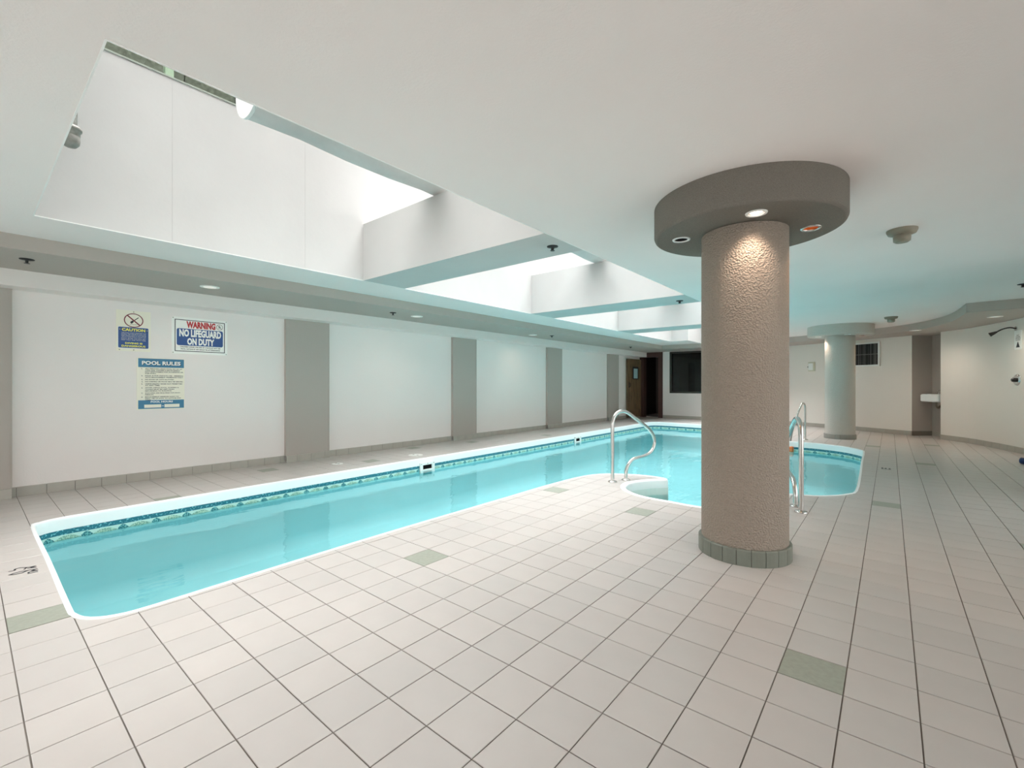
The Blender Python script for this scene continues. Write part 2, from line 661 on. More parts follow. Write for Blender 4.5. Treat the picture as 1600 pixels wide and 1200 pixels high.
wpart('sill_rail', MB().box(SK[0] - .14, SK[2], 3.75, SK[0] + .010, SK[3], 3.764), M_rail, w1)
wpart('frame_rail', MB().box(SK[0] - .12, SK[2], 3.764, SK[0] - .05, SK[3], 3.79), M_rail, w1)
wpart('head_rail', MB().box(SK[0] - .14, SK[2], ROOF - .05, SK[0] + .0, SK[3], ROOF), M_alu, w1)
ys = [SK[2], 1.14, 1.98, 2.95, 3.9, 4.85, 5.8, 6.75, 7.7, 8.65, 9.6, 10.55, 11.5, SK[3]]
for i in range(len(ys) - 1):
    wpart('pane', MB().box(SK[0] - .09, ys[i] + .03, 3.79, SK[0] - .084, ys[i + 1] - .03, ROOF - .05), M_glass, w1)
    if i:
        wpart('mullion', MB().box(SK[0] - .12, ys[i] - .03, 3.785, SK[0] - .05, ys[i] + .03, ROOF - .05), M_greenframe if i == 1 else M_alu, w1)
    wpart('roof_pane', MB().box(SK[0] - .12, ys[i] + .02, ROOF + .03, SK[1] + .14, ys[i + 1] - .02, ROOF + .038), M_dimglass if i < 3 else M_roofglass, w1)
    wpart('glazing_bar', MB().box(SK[0] - .14, ys[i] - .02, ROOF, SK[1] + .16, ys[i] + .02, ROOF + .06), M_alu, w1)
wpart('roof_pane', MB().box(NOTCH[0] - .12, SK[3] + .02, ROOF + .03, SK[1] + .14, NOTCH[3] + .1, ROOF + .038), M_roofglass, w1)

# ---- left wall with pilasters
b = MB()
b.box(XL - .2, -.6, 0, XL, YE + .2, ZC)
b.box(XL - .2, YB - .2, 0, XL, YB + .2, ZC)
b.box(XL - .2, YB + .2, 0, XL, -.6, .07)
b.box(XL - .2, YB + .2, 2.27, XL, -.6, ZC)
struct(b.build('wall_left', M_wall))
PIL = [(-.36, .305), (2.945, 3.60), (6.18, 6.85), (9.415, 10.08), (12.64, 13.34)]
words = ['taupe pilaster at the left edge of the view beside the hanging signs', 'taupe pilaster right of the signs, widest in view on the left wall',
         'taupe pilaster on the left wall, next beyond the widest one', 'narrow looking taupe pilaster on the left wall, second from the sauna door',
         'taupe pilaster on the left wall nearest the open sauna door']
for (y0, y1), w in zip(PIL, words):
    p = empty('pilaster', (XL, (y0 + y1) / 2, 0), w, 'pilaster', 'pilasters on the left wall')
    h = (y1 - y0) / 2
    MB().box(.0005, -h, .1, .055, h, 2.0615).build('shaft', M_taupe, p)
    MB().box(.055, h - .02, .1, .058, h - .014, 2.06).build('edge_strip', M_taupe, p)

# ---- end wall with doorway and window
DX0, DX1, DZ = -6.53, -6.01, 2.06       # doorway clear opening
WX0, WX1, WZ0, WZ1 = -5.63, -3.55, .84, 2.205
b = MB()
for x0, z0, x1, z1 in ((XL, 0, DX0, ZC), (DX0, DZ, DX1, ZC), (DX1, 0, WX0, ZC), (WX0, 0, WX1, WZ0), (WX0, WZ1, WX1, ZC), (WX1, 0, -3.1, ZC)):
    b.box(x0, YE, z0, x1, YE + .2, z1)
struct(b.build('wall_end', M_wall))
# sauna behind the doorway
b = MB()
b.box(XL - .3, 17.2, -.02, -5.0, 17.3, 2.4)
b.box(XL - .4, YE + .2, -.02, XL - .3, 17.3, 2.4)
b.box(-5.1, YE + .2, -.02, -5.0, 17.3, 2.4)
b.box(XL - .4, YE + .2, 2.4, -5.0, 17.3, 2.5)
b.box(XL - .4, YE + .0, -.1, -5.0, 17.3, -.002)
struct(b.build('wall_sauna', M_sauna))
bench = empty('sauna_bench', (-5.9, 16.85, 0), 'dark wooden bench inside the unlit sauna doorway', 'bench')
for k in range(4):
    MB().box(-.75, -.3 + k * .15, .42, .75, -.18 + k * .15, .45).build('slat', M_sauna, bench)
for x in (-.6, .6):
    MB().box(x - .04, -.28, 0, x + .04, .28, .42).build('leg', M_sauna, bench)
# room behind the smoked window
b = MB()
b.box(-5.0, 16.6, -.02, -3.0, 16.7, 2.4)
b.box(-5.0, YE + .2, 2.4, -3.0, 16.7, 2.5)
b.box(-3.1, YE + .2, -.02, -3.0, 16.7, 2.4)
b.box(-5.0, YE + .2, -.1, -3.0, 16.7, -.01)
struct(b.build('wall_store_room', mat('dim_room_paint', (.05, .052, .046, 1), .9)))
d = struct(empty('door_1', (DX1, YE, 0)))
b = MB()
b.box(-.005, -.02, 0, .145, .205, 2.215)
b.box(-.665, -.02, 2.055, -.005, .205, 2.215)
b.box(-.665, -.02, 0, -.515, .205, 2.055)
b.build('door_frame', M_maroon, d)
# open leaf of pine planks, standing out from the wall
leaf = struct(empty('door_2', (-6.615, 14.93, 0)))
ang = math.atan2(13.94 - 14.93, -6.66 + 6.615)
leaf.rotation_euler = (0, 0, ang)
PW = [.16, .19, .17, .20, .16, .12]
x = 0
for i, wd in enumerate(PW):
    o = MB().cbox(x + .002, -.018, .03, x + wd - .002, .018 + (i % 2) * .002, 1.98, .003).build('plank', M_wood, leaf)
    x += wd
MB().box(.10, .0205, 1.66, .93, .040, 1.80).build('cross_rail', M_wood, leaf)
MB().box(.10, .0205, .16, .93, .040, .28).build('cross_rail', M_wood, leaf)
nb = MB().box(.26, .041, 1.30, .66, .046, 1.72).build('door_window', M_black, leaf)
MB().box(.32, .0465, 1.33, .60, .049, 1.66).build('notice', M_notice, nb)
b = MB()
b.box(.85, .0205, 1.02, .89, .03, 1.20)
b.tube([(.87, .03, 1.05), (.87, .07, 1.06), (.87, .07, 1.16), (.87, .03, 1.17)], .009, 8)
b.build('door_handle', M_bronze, leaf)
for z in (.3, 1.7):
    MB().box(-.012, -.02, z, .01, .026, z + .1).build('hinge', M_bronze, leaf)
# smoked window
w = struct(empty('window_2', (WX0, YE, WZ0)))
ww, wh = WX1 - WX0, WZ1 - WZ0
b = MB()
b.box(0, -.012, 0, ww, .14, .055)
b.box(0, -.012, wh - .055, ww, .14, wh)
b.box(0, -.012, .055, .06, .14, wh - .055)
b.box(ww - .06, -.012, .055, ww, .14, wh - .055)
b.build('window_frame', M_bronze, w)
MB().box(.06, .06, .055, ww - .06, .067, wh - .055).build('pane', M_tintglass, w)
b = MB()
b.box(.19, .1, .055, .26, .13, wh - .3)
b.box(.26, .1, wh - .36, .62, .13, wh - .3)
b.box(.62, .1, .055, .69, .13, wh - .3)
b.build('inner_door_frame', mat('inner_frame', (.09, .095, .085, 1), .7), w)

# ---- far curved wall, alcove, right wall, back wall
# the vent window hole is framed proud of the wall
b = MB()
b.wall(FAR[::-1], 0, ZC, -.2)
struct(b.build('wall_far', M_wallr))
M_alc = M_taupe
b = MB()
b.wall(ALC[:2], 0, ZC, .15)
struct(b.build('wall_alcove_side', M_taupe))
b = MB()
b.wall(ALC[1:], 0, ZC, .15)
struct(b.build('wall_alcove_back', M_taupe))
b = MB()
b.wall(RIGHT[:-1] + [(1.86, 6.6)], 0, ZC, .18)
b.box(1.86, YB, 0, 2.04, 6.6, .07)
b.box(1.86, YB, 2.27, 2.04, 6.6, ZC)
b.box(1.86, YB, .07, 2.04, -3.3, 2.27)
struct(b.build('wall_right', M_wallr))
b = MB()
b.box(XL, YB - .2, 0, XR + .2, YB, .07)
b.box(XL, YB - .2, 2.27, XR + .2, YB, ZC)
b.box(XL, YB - .2, .07, -6.6, YB, 2.27)
b.box(1.8, YB - .2, .07, XR + .2, YB, 2.27)
struct(b.build('wall_back', M_wall))


def glazing(k, loc, rz, wd, n_, gm=M_glass):
    """added full height glazing of n_ bays; local x along the wall"""
    w = struct(empty('window_%d' % k, loc, rz=rz))
    q = wd / n_
    for i in range(n_ + 1):
        MB().box(i * q - .03, -.12, 0, i * q + .03, -.04, 2.2).build('mullion', M_alu, w)
        if i < n_:
            MB().box(i * q + .03, -.09, .05, i * q + q - .03, -.084, 2.15).build('pane', gm, w)
    MB().box(0, -.12, 0, wd, -.04, .05).build('bottom_rail', M_alu, w)
    MB().box(0, -.12, 2.15, wd, -.04, 2.2).build('top_rail', M_alu, w)


glazing(4, (-6.6, YB, .07), 0, 8.4, 5)  # glazed walls added out of view to brighten the room
glazing(6, (XR, -3.3, .07), radians(90), 9.9, 6, M_sideglass)
glazing(5, (XL, -.6, .07), radians(-90), 2.8, 2)
# unseen ground, made pale to bounce daylight into the room
b = MB()
b.box(XR + .4, YB - .2, -.12, 12, 12, -.06)
b.box(-14, -14, -.12, 12, YB - .2, -.06)
b.box(-14, YB - .2, -.12, XL - .2, 0, -.06)
o = b.build('bounce_ground', mat('pale_bounce_ground', (.62, .61, .58, 1), .9))
o['kind'] = 'structure'

# ------------------------------------------------------------------ pool outline
POOL = [(-5.18, .362), (-4.2, .360), (-3.22, .352), (-3.06, .358), (-2.96, .395), (-2.90, .48), (-2.885, .62), (-2.905, 1.1), (-2.935, 2.05), (-2.935, 3.2), (-2.94, 4.1), (-2.915, 4.65),
        (-2.86, 4.95), (-2.76, 5.14), (-2.60, 5.27), (-2.40, 5.365), (-2.22, 5.395), (-2.10, 5.385), (-2.045, 5.365), (-2.02, 5.325), (-2.04, 5.285),
        (-2.16, 5.14), (-2.265, 4.90), (-2.255, 4.72), (-2.17, 4.55), (-2.0, 4.41), (-1.83, 4.355), (-1.62, 4.345), (-1.47, 4.33), (-1.30, 4.335), (-1.10, 4.38), (-.94, 4.50),
        (-.84, 4.68), (-.80, 4.92), (-.825, 5.20), (-.83, 5.36), (-.78, 5.43), (-.68, 5.455), (-.555, 5.507), (-.437, 5.63), (-.345, 5.78), (-.285, 6.02), (-.295, 7.06), (-.325, 8.42), (-.345, 9.55),
        (-.39, 9.80), (-.585, 10.09), (-.86, 10.28), (-1.15, 10.375), (-1.54, 10.41), (-2.1, 10.62), (-2.7, 11.15), (-3.1, 11.9), (-3.4, 12.7), (-3.68, 13.08), (-4.05, 13.22), (-4.95, 13.29),
        (-5.32, 13.26), (-5.46, 13.16), (-5.51, 12.95), (-5.51, 12.2), (-5.49, 10.7), (-5.47, 8.8), (-5.46, 7), (-5.44, 4.), (-5.40, 2.), (-5.365, .75), (-5.345, .50), (-5.29, .40)]
POOL = ccw(POOL)
RING = []
_r = ccw(catmull(POOL, 3, True))
for _a, _c in zip(_r, _r[1:] + _r[:1]):
    _k = max(1, math.ceil((Vector(_c) - Vector(_a)).length / .12))
    RING += [(_a[0] + (_c[0] - _a[0]) * q / _k, _a[1] + (_c[1] - _a[1]) * q / _k) for q in range(_k)]
WATER = -.178
pool = empty('swimming_pool', (-4.2, 6.5, 0), 'long aqua indoor swimming pool with white coping sunk in the tiled deck', 'pool')
POFF = Vector((-4.2, 6.5, 0))


def ploc(bm):
    bm.v = [(x - POFF.x, y - POFF.y, z) for x, y, z in bm.v]
    return bm


def sweep(ring, prof, smooth=True, wts=None):
    bm = MB()
    n = len(ring)
    rows = [[(p[0], p[1], z) for p in offset_ring(ring, d, wts)] for d, z in prof]
    vs = [v for r in rows for v in r]
    fs = []
    for k in range(len(prof) - 1):
        for i in range(n):
            j = (i + 1) % n
            fs.append((k * n + i, k * n + n + i, k * n + n + j, k * n + j))
    return bm.add(vs, fs, smooth)




def in_bay(p):
    return -2.36 < p[0] < -.74 and p[1] < 5.375


WT = [1.25 if (-2.5 < p[0] < -.74 and p[1] < 5.47) else .55 for p in RING]
for _ in range(5):
    WT = [(WT[i - 1] + WT[i] + WT[(i + 1) % len(WT)]) / 3 for i in range(len(WT))]
cop = ploc(sweep(RING, [(0, -.102), (0, -.02), (.004, -.004), (.014, .005), (.038, .005), (.05, .001), (.052, -.03)], True, WT)).build('coping', M_white, pool)
bnd = ploc(sweep(RING, [(.0015, -.19), (.0015, -.10)], False))
n = len(RING)
me = bnd.mesh('waterline_border', M_border)
arc = [0]
for i in range(n):
    arc.append(arc[-1] + (Vector(RING[(i + 1) % n]) - Vector(RING[i])).length)
uvl = me.uv_layers.new(name='UVMap')
for poly in me.polygons:
    i = poly.index
    us = {i: arc[i], i + n: arc[i], n + (i + 1) % n: arc[i + 1], (i + 1) % n: arc[i + 1]}
    for li in poly.loop_indices:
        vi = me.loops[li].vertex_index
        uvl.data[li].uv = (us[vi], me.vertices[vi].co.z)
o = bpy.data.objects.new('waterline_border', me)
COL.objects.link(o)
o.parent = pool
o['label'] = 'printed border of green humps and teal peaks'
bay = MB()
for i in range(n):
    j = (i + 1) % n
    if in_bay(RING[i]) and in_bay(RING[j]):
        (ax, ay), (bx, by) = offset_ring([RING[i - 1], RING[i], RING[j]], -.003)[1], offset_ring([RING[i], RING[j], RING[(j + 1) % n]], -.003)[1]
        bay.add([(ax, ay, -.42), (bx, by, -.42), (bx, by, -.098), (ax, ay, -.098)], [(0, 1, 2, 3)], True)
bay = ploc(bay).build('bay_wall', M_notch, pool)
bay['label'] = 'plain pale wall of the entry bay'
BOT = -.80
bas = sweep(RING, [(-.12, BOT), (-.03, BOT + .03), (.002, BOT + .14), (.002, -.19)])
v2, tr = fill(offset_ring(RING, -.12))
bas.add([(x, y, BOT) for x, y in v2], tr)
ploc(bas).build('basin', M_liner, pool)
# entry steps inside the small bay
for y0, z in ((4.40, -.40), (4.72, -.62), (5.04, -.84)):
    ploc(MB().cbox(-2.22, y0, z - .2, -.86, y0 + .36, z, .02)).build('step', M_stepm, pool)
# skimmer mouths in the far side
for y0, y1, xw in ((4.375, 4.655, -5.437), (8.78, 9.05, -5.466)):
    bm = MB()
    z0, z1 = -.215, -.062
    a, c_ = .05, .036
    bm.box(xw, y0, z1 - c_, xw + .022, y1, z1)
    bm.box(xw, y0, z0, xw + .022, y1, z0 + .05)
    bm.box(xw, y0, z0 + .05, xw + .022, y0 + a, z1 - c_)
    bm.box(xw, y1 - a, z0 + .05, xw + .022, y1, z1 - c_)
    sk = ploc(bm).build('skimmer', M_plast, pool)
    ploc(MB().box(xw + .001, y0 + a, z0 + .05, xw + .005, y1 - a, z1 - c_)).build('skimmer_mouth', M_dark, sk)
    for yy in (y0 + .02, y1 - .02, (y0 + y1) / 2):
        ploc(MB().tube([(xw + .022, yy, z1 - .018), (xw + .026, yy, z1 - .018)], .007, 8)).build('screw', M_tan, sk)
v2, tr = fill(offset_ring(RING, .001))
wt = MB().add([(x, y, WATER) for x, y in v2], tr).build('pool_water', M_water)
tag(wt, 'clear turquoise water filling the pool below its coping', 'water')
wt['kind'] = 'stuff'

# ------------------------------------------------------------------ floor: grout bed + tiles
HOLE = ccw(offset_ring(RING, .036, WT))
floor_poly = [(XL - .05, YB - .1), (2.1, YB - .1), (2.1, 15.4), (XL - .05, 15.4)]
v2, tr = fill(ccw(floor_poly), [HOLE])
fl = MB().add([(x, y, -.0035) for x, y in v2], tr)
floor = struct(fl.build('floor', M_grout))

PX, PY, OX, OY, GAP = .2083, .2107, -.546, .128, .0042
H0 = .0035
ca, sa = cos(YAW), sin(YAW)


def proj(x, y, z=0):
    r = x * ca + y * sa
    w_ = -x * sa + y * ca
    if w_ < .05:
        return None
    return (800 + 711 * r / w_, 601 - 711 * (z - 1.12) / w_, w_)


def scr_area(x0, y0, x1, y1):
    ps = [proj(*p) for p in ((x0, y0), (x1, y0), (x1, y1), (x0, y1))]
    if any(p is None for p in ps):
        return 0
    cx = sum(p[0] for p in ps) / 4
    cy = sum(p[1] for p in ps) / 4
    if not (-25 < cx < 1625 and cy < 1235):
        return 0
    if abs(cx - 1162) < 55 and cy < 850:
        return 0
    return abs(sum(ps[i][0] * ps[(i + 1) % 4][1] - ps[(i + 1) % 4][0] * ps[i][1] for i in range(4))) / 2


GREEN = [(-2.32, 1.92), (-.24, 2.13), (-1.69, 3.82), (-2.73, 4.03), (-3.15, .23), (-.03, 5.49), (.385, 8.65), (-.24, 10.6), (.80, 4.6),
         (-6.2, 2.50), (-5.86, 3.80), (-6.5, 5.16), (-6.2, 6.40), (-5.47, 1.30), (.70, 11.3), (-.65, 6.0 + 2.3), (-5.86, 8.3)]
GREEN = {(math.floor((x - OX) / PX), math.floor((y - OY) / PY)) for x, y in GREEN}
hx0, hx1 = min(p[0] for p in HOLE), max(p[0] for p in HOLE)
tiles = []
ix0, ix1 = math.floor((XL - OX) / PX), math.floor((2.0 - OX) / PX)
iy0, iy1 = math.floor((YB - OY) / PY), math.floor((15.3 - OY) / PY)
hv = [Vector(p) for p in HOLE]
he = [(i, (i + 1) % len(hv)) for i in range(len(hv))]
for ix in range(ix0, ix1 + 1):
    for iy in range(iy0, iy1 + 1):
        x0, y0 = OX + ix * PX + GAP / 2, OY + iy * PY + GAP / 2
        x1, y1 = x0 + PX - GAP, y0 + PY - GAP
        x0 = max(x0, XL)
        if x1 - x0 < .01:
            continue
        near = any(x0 - .11 < p[0] < x1 + .11 and y0 - .11 < p[1] < y1 + .11 for p in HOLE)
        poly = None
        if near or (x0 < hx1 and inside(((x0 + x1) / 2, (y0 + y1) / 2), HOLE)):
            if not near:
                continue
            sub = [(x0, y0), (x1, y0), (x1, y1), (x0, y1)]
            vv = [Vector(p) for p in sub] + hv
            ee = [(0, 1), (1, 2), (2, 3), (3, 0)] + [(a + 4, c + 4) for a, c in he]
            v, e, f, *_ = delaunay_2d_cdt(vv, ee, [], 0, 1e-6)
            keep = []
            for t in f:
                c = (sum(v[k].x for k in t) / 3, sum(v[k].y for k in t) / 3)
                if x0 < c[0] < x1 and y0 < c[1] < y1 and not inside(c, HOLE):
                    keep.append(tuple(t))
            if not keep:
                continue
            used = sorted({k for t in keep for k in t})
            idx = {k: i for i, k in enumerate(used)}
            poly = ([(v[k].x, v[k].y) for k in used], [tuple(idx[k] for k in t) for t in keep])
            ar = sum(abs((poly[0][t[1]][0] - poly[0][t[0]][0]) * (poly[0][t[2]][1] - poly[0][t[0]][1]) - (poly[0][t[2]][0] - poly[0][t[0]][0]) * (poly[0][t[1]][1] - poly[0][t[0]][1])) / 2 for t in poly[1])
            frac = ar / ((x1 - x0) * (y1 - y0))
            if frac < .995:
                tiles.append((scr_area(x0, y0, x1, y1) * frac, x0, y0, x1, y1, poly, (ix, iy) in GREEN))
                continue
        tiles.append((scr_area(x0, y0, x1, y1), x0, y0, x1, y1, None, (ix, iy) in GREEN))


def tile_mb(bm, t, dz=0):
    _, x0, y0, x1, y1, poly, g = t
    z = dz
    if poly is None:
        c = .0016
        a = [(x0, y0), (x1, y0), (x1, y1), (x0, y1)]
        bb = [(x0 + c, y0 + c), (x1 - c, y0 + c), (x1 - c, y1 - c), (x0 + c, y1 - c)]
        vs = [(x, y, -.0045) for x, y in a] + [(x, y, z - .0012) for x, y in a] + [(x, y, z) for x, y in bb]
        fs = [(8, 9, 10, 11)]
        for r in (0, 4):
            for i in range(4):
                j = (i + 1) % 4
                fs.append((r + i, r + j, r + 4 + j, r + 4 + i))
        bm.add(vs, fs)
    else:
        vs, tr_ = poly
        bm.add([(x, y, z) for x, y in vs], tr_)
        cnt = {}
        for t3 in tr_:
            for k in range(3):
                cnt[(t3[k], t3[(k + 1) % 3])] = 1
        for (p, q) in list(cnt):
            if (q, p) not in cnt:
                bm.add([(*vs[p], -.0045), (*vs[q], -.0045), (*vs[q], z), (*vs[p], z)], [(0, 1, 2, 3)])


tiles.sort(key=lambda t: -t[0])
rest = MB()
restg = MB()
for k, t in enumerate(tiles):
    dz = random.uniform(-.0004, .0004)
    if k < 300:
        bm = MB()
        tile_mb(bm, t, dz)
        cx, cy = (t[1] + t[3]) / 2, (t[2] + t[4]) / 2
        bm.v = [(x - cx, y - cy, z) for x, y, z in bm.v]
        o = bm.build('floor_tile', M_green if t[6] else random.choice(M_tile), floor, (cx, cy, 0))
        if t[6]:
            o['label'] = 'sage green accent tile'
    else:
        tile_mb(restg if t[6] else rest, t, dz)
rest.build('floor_tiles', M_tile[0], floor)['kind'] = 'stuff'
if restg.v:
    o = restg.build('floor_tiles', M_green, floor)
    o['kind'] = 'stuff'
    o['label'] = 'sage green accent tiles further off'

# black depth marks on the deck (flat painted strokes)


def strokes(name, segs, w_, label):
    bm = MB()
    cx = sum(p[0] for s_ in segs for p in s_) / sum(len(s_) for s_ in segs)
    cy = sum(p[1] for s_ in segs for p in s_) / sum(len(s_) for s_ in segs)
    for s_ in segs:
        for a, c in zip(s_[:-1], s_[1:]):
            a, c = Vector(a), Vector(c)
            t = (c - a).normalized()
            nn = Vector((-t.y, t.x)) * w_ / 2
            a2, c2 = a - t * w_ / 3, c + t * w_ / 3
            ps = [a2 - nn, c2 - nn, c2 + nn, a2 + nn]
            bm.add([(p.x - cx, p.y - cy, 0) for p in ps] + [(p.x - cx, p.y - cy, .0008) for p in ps], [(4, 5, 6, 7), (0, 1, 5, 4), (1, 2, 6, 5), (2, 3, 7, 6), (3, 0, 4, 7)])
    o = bm.build(name, M_signblack, None, (cx, cy, .0006))
    tag(o, label, 'marking')
    return o


strokes('depth_mark', [[(-4.057, .174), (-4.056, .197), (-4.084, .198), (-4.091, .220), (-4.066, .246), (-4.035, .235)],
                       [(-3.984, .172), (-3.968, .190), (-3.970, .224), (-3.994, .245), (-4.005, .215), (-3.998, .19), (-3.984, .172)],
                       [(-4.060, .247), (-4.060, .283)], [(-4.034, .25), (-4.030, .283)], [(-4.060, .283), (-4.045, .265), (-4.030, .283)],
                       [(-3.997, .247), (-3.991, .284), (-3.972, .262), (-3.954, .284), (-3.955, .25)], [(-3.926, .245), (-3.926, .282)], [(-3.955, .247), (-3.926, .246)]],
        .0085, 'black painted depth mark at the near left end of the pool')
strokes('depth_mark', [[(-.075, 7.80), (-.075, 7.92)], [(-.04, 7.80), (-.04, 7.90)], [(.0, 7.80), (.0, 7.90)], [(-.075, 7.80), (.01, 7.80)]],
        .02, 'small dark depth mark on the deck right of the pool')

# deck lids of the skimmers
for (x, y, r, lab) in ((-6.0, 3.37, .075, 'small round white lid set in the deck nearer the camera'), (-5.79, 4.58, .115, 'large round white skimmer lid in the deck by the white coping')):
    t = empty('skimmer_lid', (x, y, .0005), lab, 'lid', 'round lids in the left deck')
    MB().lathe([(r, 0), (r, .004), (r - .006, .006)], 32).build('cover', M_plast, t)
    for q in (-1, 1):
        MB().lathe([(.016, .006), (.016, .0075)], 12, (q * r * .45, 0)).build('finger_hole', M_tan, t)


# ------------------------------------------------------------------ tiled baseboards
def base_run(name, path, pitch=.2107, phase=0., h=.1, th=.012, m=M_base, m2=None):
    """row of skirting tiles along a plan path, standing on its right hand side"""
    root = struct(empty(name, (path[0][0], path[0][1], 0)))
    seg = [(Vector(a), Vector(c)) for a, c in zip(path[:-1], path[1:])]
    tot = sum((c - a).length for a, c in seg)

    def at(s_):
        for a, c in seg:
            l = (c - a).length
            if s_ <= l or (a, c) == seg[-1]:
                t = (c - a) / l
                return a + t * s_, t
            s_ -= l
    gv = []
    for q, pnt in zip(path, offset_open(path, -.006)):
        gv += [(pnt[0] - path[0][0], pnt[1] - path[0][1], 0), (pnt[0] - path[0][0], pnt[1] - path[0][1], h - .004)]
    MB().add(gv, [(2 * i, 2 * i + 2, 2 * i + 3, 2 * i + 1) for i in range(len(path) - 1)]).build('grout_bed', M_grout, root)
    s_ = -phase
    while s_ < tot - .01:
        s0, s1 = max(s_, 0) + .0018, min(s_ + pitch, tot) - .0018
        s_ += pitch
        if s1 - s0 < .01:
            continue
        a, t1 = at(s0)
        c, t2 = at(s1)
        t = (c - a).normalized()
        nn = Vector((t.y, -t.x))
        ln = (c - a).length
        k = h - .006
        vs = []
        for u, z, d in ((0, 0, 0), (ln, 0, 0), (0, h, 0), (ln, h, 0), (0, 0, th), (ln, 0, th), (0, k, th), (ln, k, th), (.0, h, th * .5), (ln, h, th * .5)):
            vs.append((t.x * u + nn.x * d, t.y * u + nn.y * d, z))
        bm = MB().add(vs, [(4, 5, 7, 6), (6, 7, 9, 8), (8, 9, 3, 2), (0, 4, 6, 8, 2), (1, 3, 9, 7, 5)])
        bm.build('baseboard_tile', m, root, (a.x - path[0][0], a.y - path[0][1], 0))
    return root


lp = []
y = YB
for (y0, y1) in PIL:
    lp += [(XL, y0), (XL + .0555, y0), (XL + .0555, y1), (XL, y1)]
lp = [(XL, YB)] + lp + [(XL, YE)]


def split_path(lp):
    return lp


# left wall: one run per bay so the joints follow the wall's own grid
left_root = struct(empty('baseboard_left', (XL, 0, 0)))
edges = [YB] + [k for p in PIL for k in p] + [YE]
for i in range(len(edges) - 1):
    y0, y1 = edges[i], edges[i + 1]
    dx = .056 if i % 2 else 0
    k = math.ceil((y0 - .335) / .2125) * .2125 + .335
    cuts = [y0] + [k + q * .2125 for q in range(200) if y0 + .03 < k + q * .2125 < y1 - .03] + [y1]
    for a, c in zip(cuts[:-1], cuts[1:]):
        a2, c2 = a + .0018, c - .0018
        bm = MB().add([(dx, 0, 0), (dx, c2 - a2, 0), (dx + .012, 0, 0), (dx + .012, c2 - a2, 0), (dx + .012, 0, .094), (dx + .012, c2 - a2, .094), (dx + .006, 0, .1), (dx + .006, c2 - a2, .1), (dx, 0, .1), (dx, c2 - a2, .1)],
                      [(2, 3, 5, 4), (4, 5, 7, 6), (6, 7, 9, 8), (0, 2, 4, 6, 8), (1, 9, 7, 5, 3)])
        bm.build('baseboard_tile', M_base, left_root, (0, a2, 0))
    MB().box(dx, y0, 0, dx + .006, y1, .096).build('grout_bed', M_grout, left_root)
base_run('baseboard_end', [(DX1 + .15, YE), (-3.1, YE)], .2107)
base_run('baseboard_far', FAR)
base_run('baseboard_alcove', [(.376, 13.31), (.72, 13.60)], m=mat('dark_base_tile', (.20, .18, .15, 1), .45))
base_run('baseboard_alcove_back', [(.72, 13.60), (1.4, 12.79)])
base_run('baseboard_right', RIGHT)


# ------------------------------------------------------------------ columns
def make_column(loc, label, shaft_m, cap_m, ring_m, lights, group):
    c = empty('column', loc, label, 'column', group)
    R = .262
    MB().lathe([(R, .02), (R, 2.125)], 64, cap0=False, cap1=False).build('shaft', shaft_m, c)
    MB().lathe([(R + .012, 0), (R + .012, .096), (R - .002, .097)], 64, cap0=False, cap1=False).build('grout_bed', M_grout, c)
    # ring of upright tiles round the foot
    nT = 21
    for i in range(nT):
        a0 = 2 * pi * i / nT + .006
        a1 = 2 * pi * (i + 1) / nT - .006
        vs = []
        for r, z in ((R - .004, 0), (R + .018, 0), (R + .018, .094), (R + .012, .1), (R - .004, .1)):
            for q in range(4):
                a = a0 + (a1 - a0) * q / 3
                vs.append((r * cos(a), r * sin(a), z))
        fs = []
        for k in range(4):
            for q in range(3):
                fs.append((k * 4 + q, k * 4 + q + 1, k * 4 + 5 + q, k * 4 + 4 + q))
        fs += [(0, 4, 8, 12, 16), (3, 19, 15, 11, 7)]
        MB().add(vs, fs).build('base_tile', ring_m, c)
    # round capital with recessed lamp holes
    RC = .572
    holes = [circle(.392 * cos(a), .392 * sin(a), .043, 20) for a, _ in lights]
    bm = MB()
    n_ = 96
    prof = [(RC - .02, 2.13), (RC - .006, 2.136), (RC, 2.15), (RC, 2.3395)]
    bm.lathe(prof, n_, cap0=False, cap1=False)
    v2_, tr_ = fill(circle(0, 0, RC - .02, n_), [h for h in holes])
    bm.add([(x, y, 2.13) for x, y in v2_], [t[::-1] for t in tr_])
    bm.build('capital', cap_m, c)
    for (a, st) in lights:
        px, py = .392 * cos(a), .392 * sin(a)
        m_r, m_b = {'lit': (M_steel, M_lit), 'dim': (M_copper, M_dim), 'off': (M_black, M_dark)}[st]
        d_ = MB().lathe([(.043, 2.131), (.044, 2.124), (.058, 2.124), (.060, 2.1295)], 28, (0, 0), cap0=False, cap1=False).build('downlight', M_plast if st != 'dim' else M_steel, c, (px, py, 0))
        MB().lathe([(.043, 2.130), (.036, 2.19)], 24, cap0=False, cap1=True).build('reflector', m_r, d_)
        zb = 2.150 if st == 'lit' else 2.165
        MB().lathe([(.034, zb), (.034, zb + .004)], 24).build('bulb', m_b, d_)
        if st != 'off':
            l = bpy.data.lights.new('downlight_beam', 'SPOT')
            l.spot_size = radians(112 if st == 'lit' else 100)
            l.spot_blend = .7
            l.shadow_soft_size = .025
            l.energy = {'lit': 13, 'dim': 9}[st]
            l.color = {'lit': (1, .80, .64), 'dim': (1, .50, .22)}[st]
            lo = bpy.data.objects.new('downlight_beam', l)
            COL.objects.link(lo)
            lo.parent = d_
            lo.location = (0, 0, 2.128)
    return c


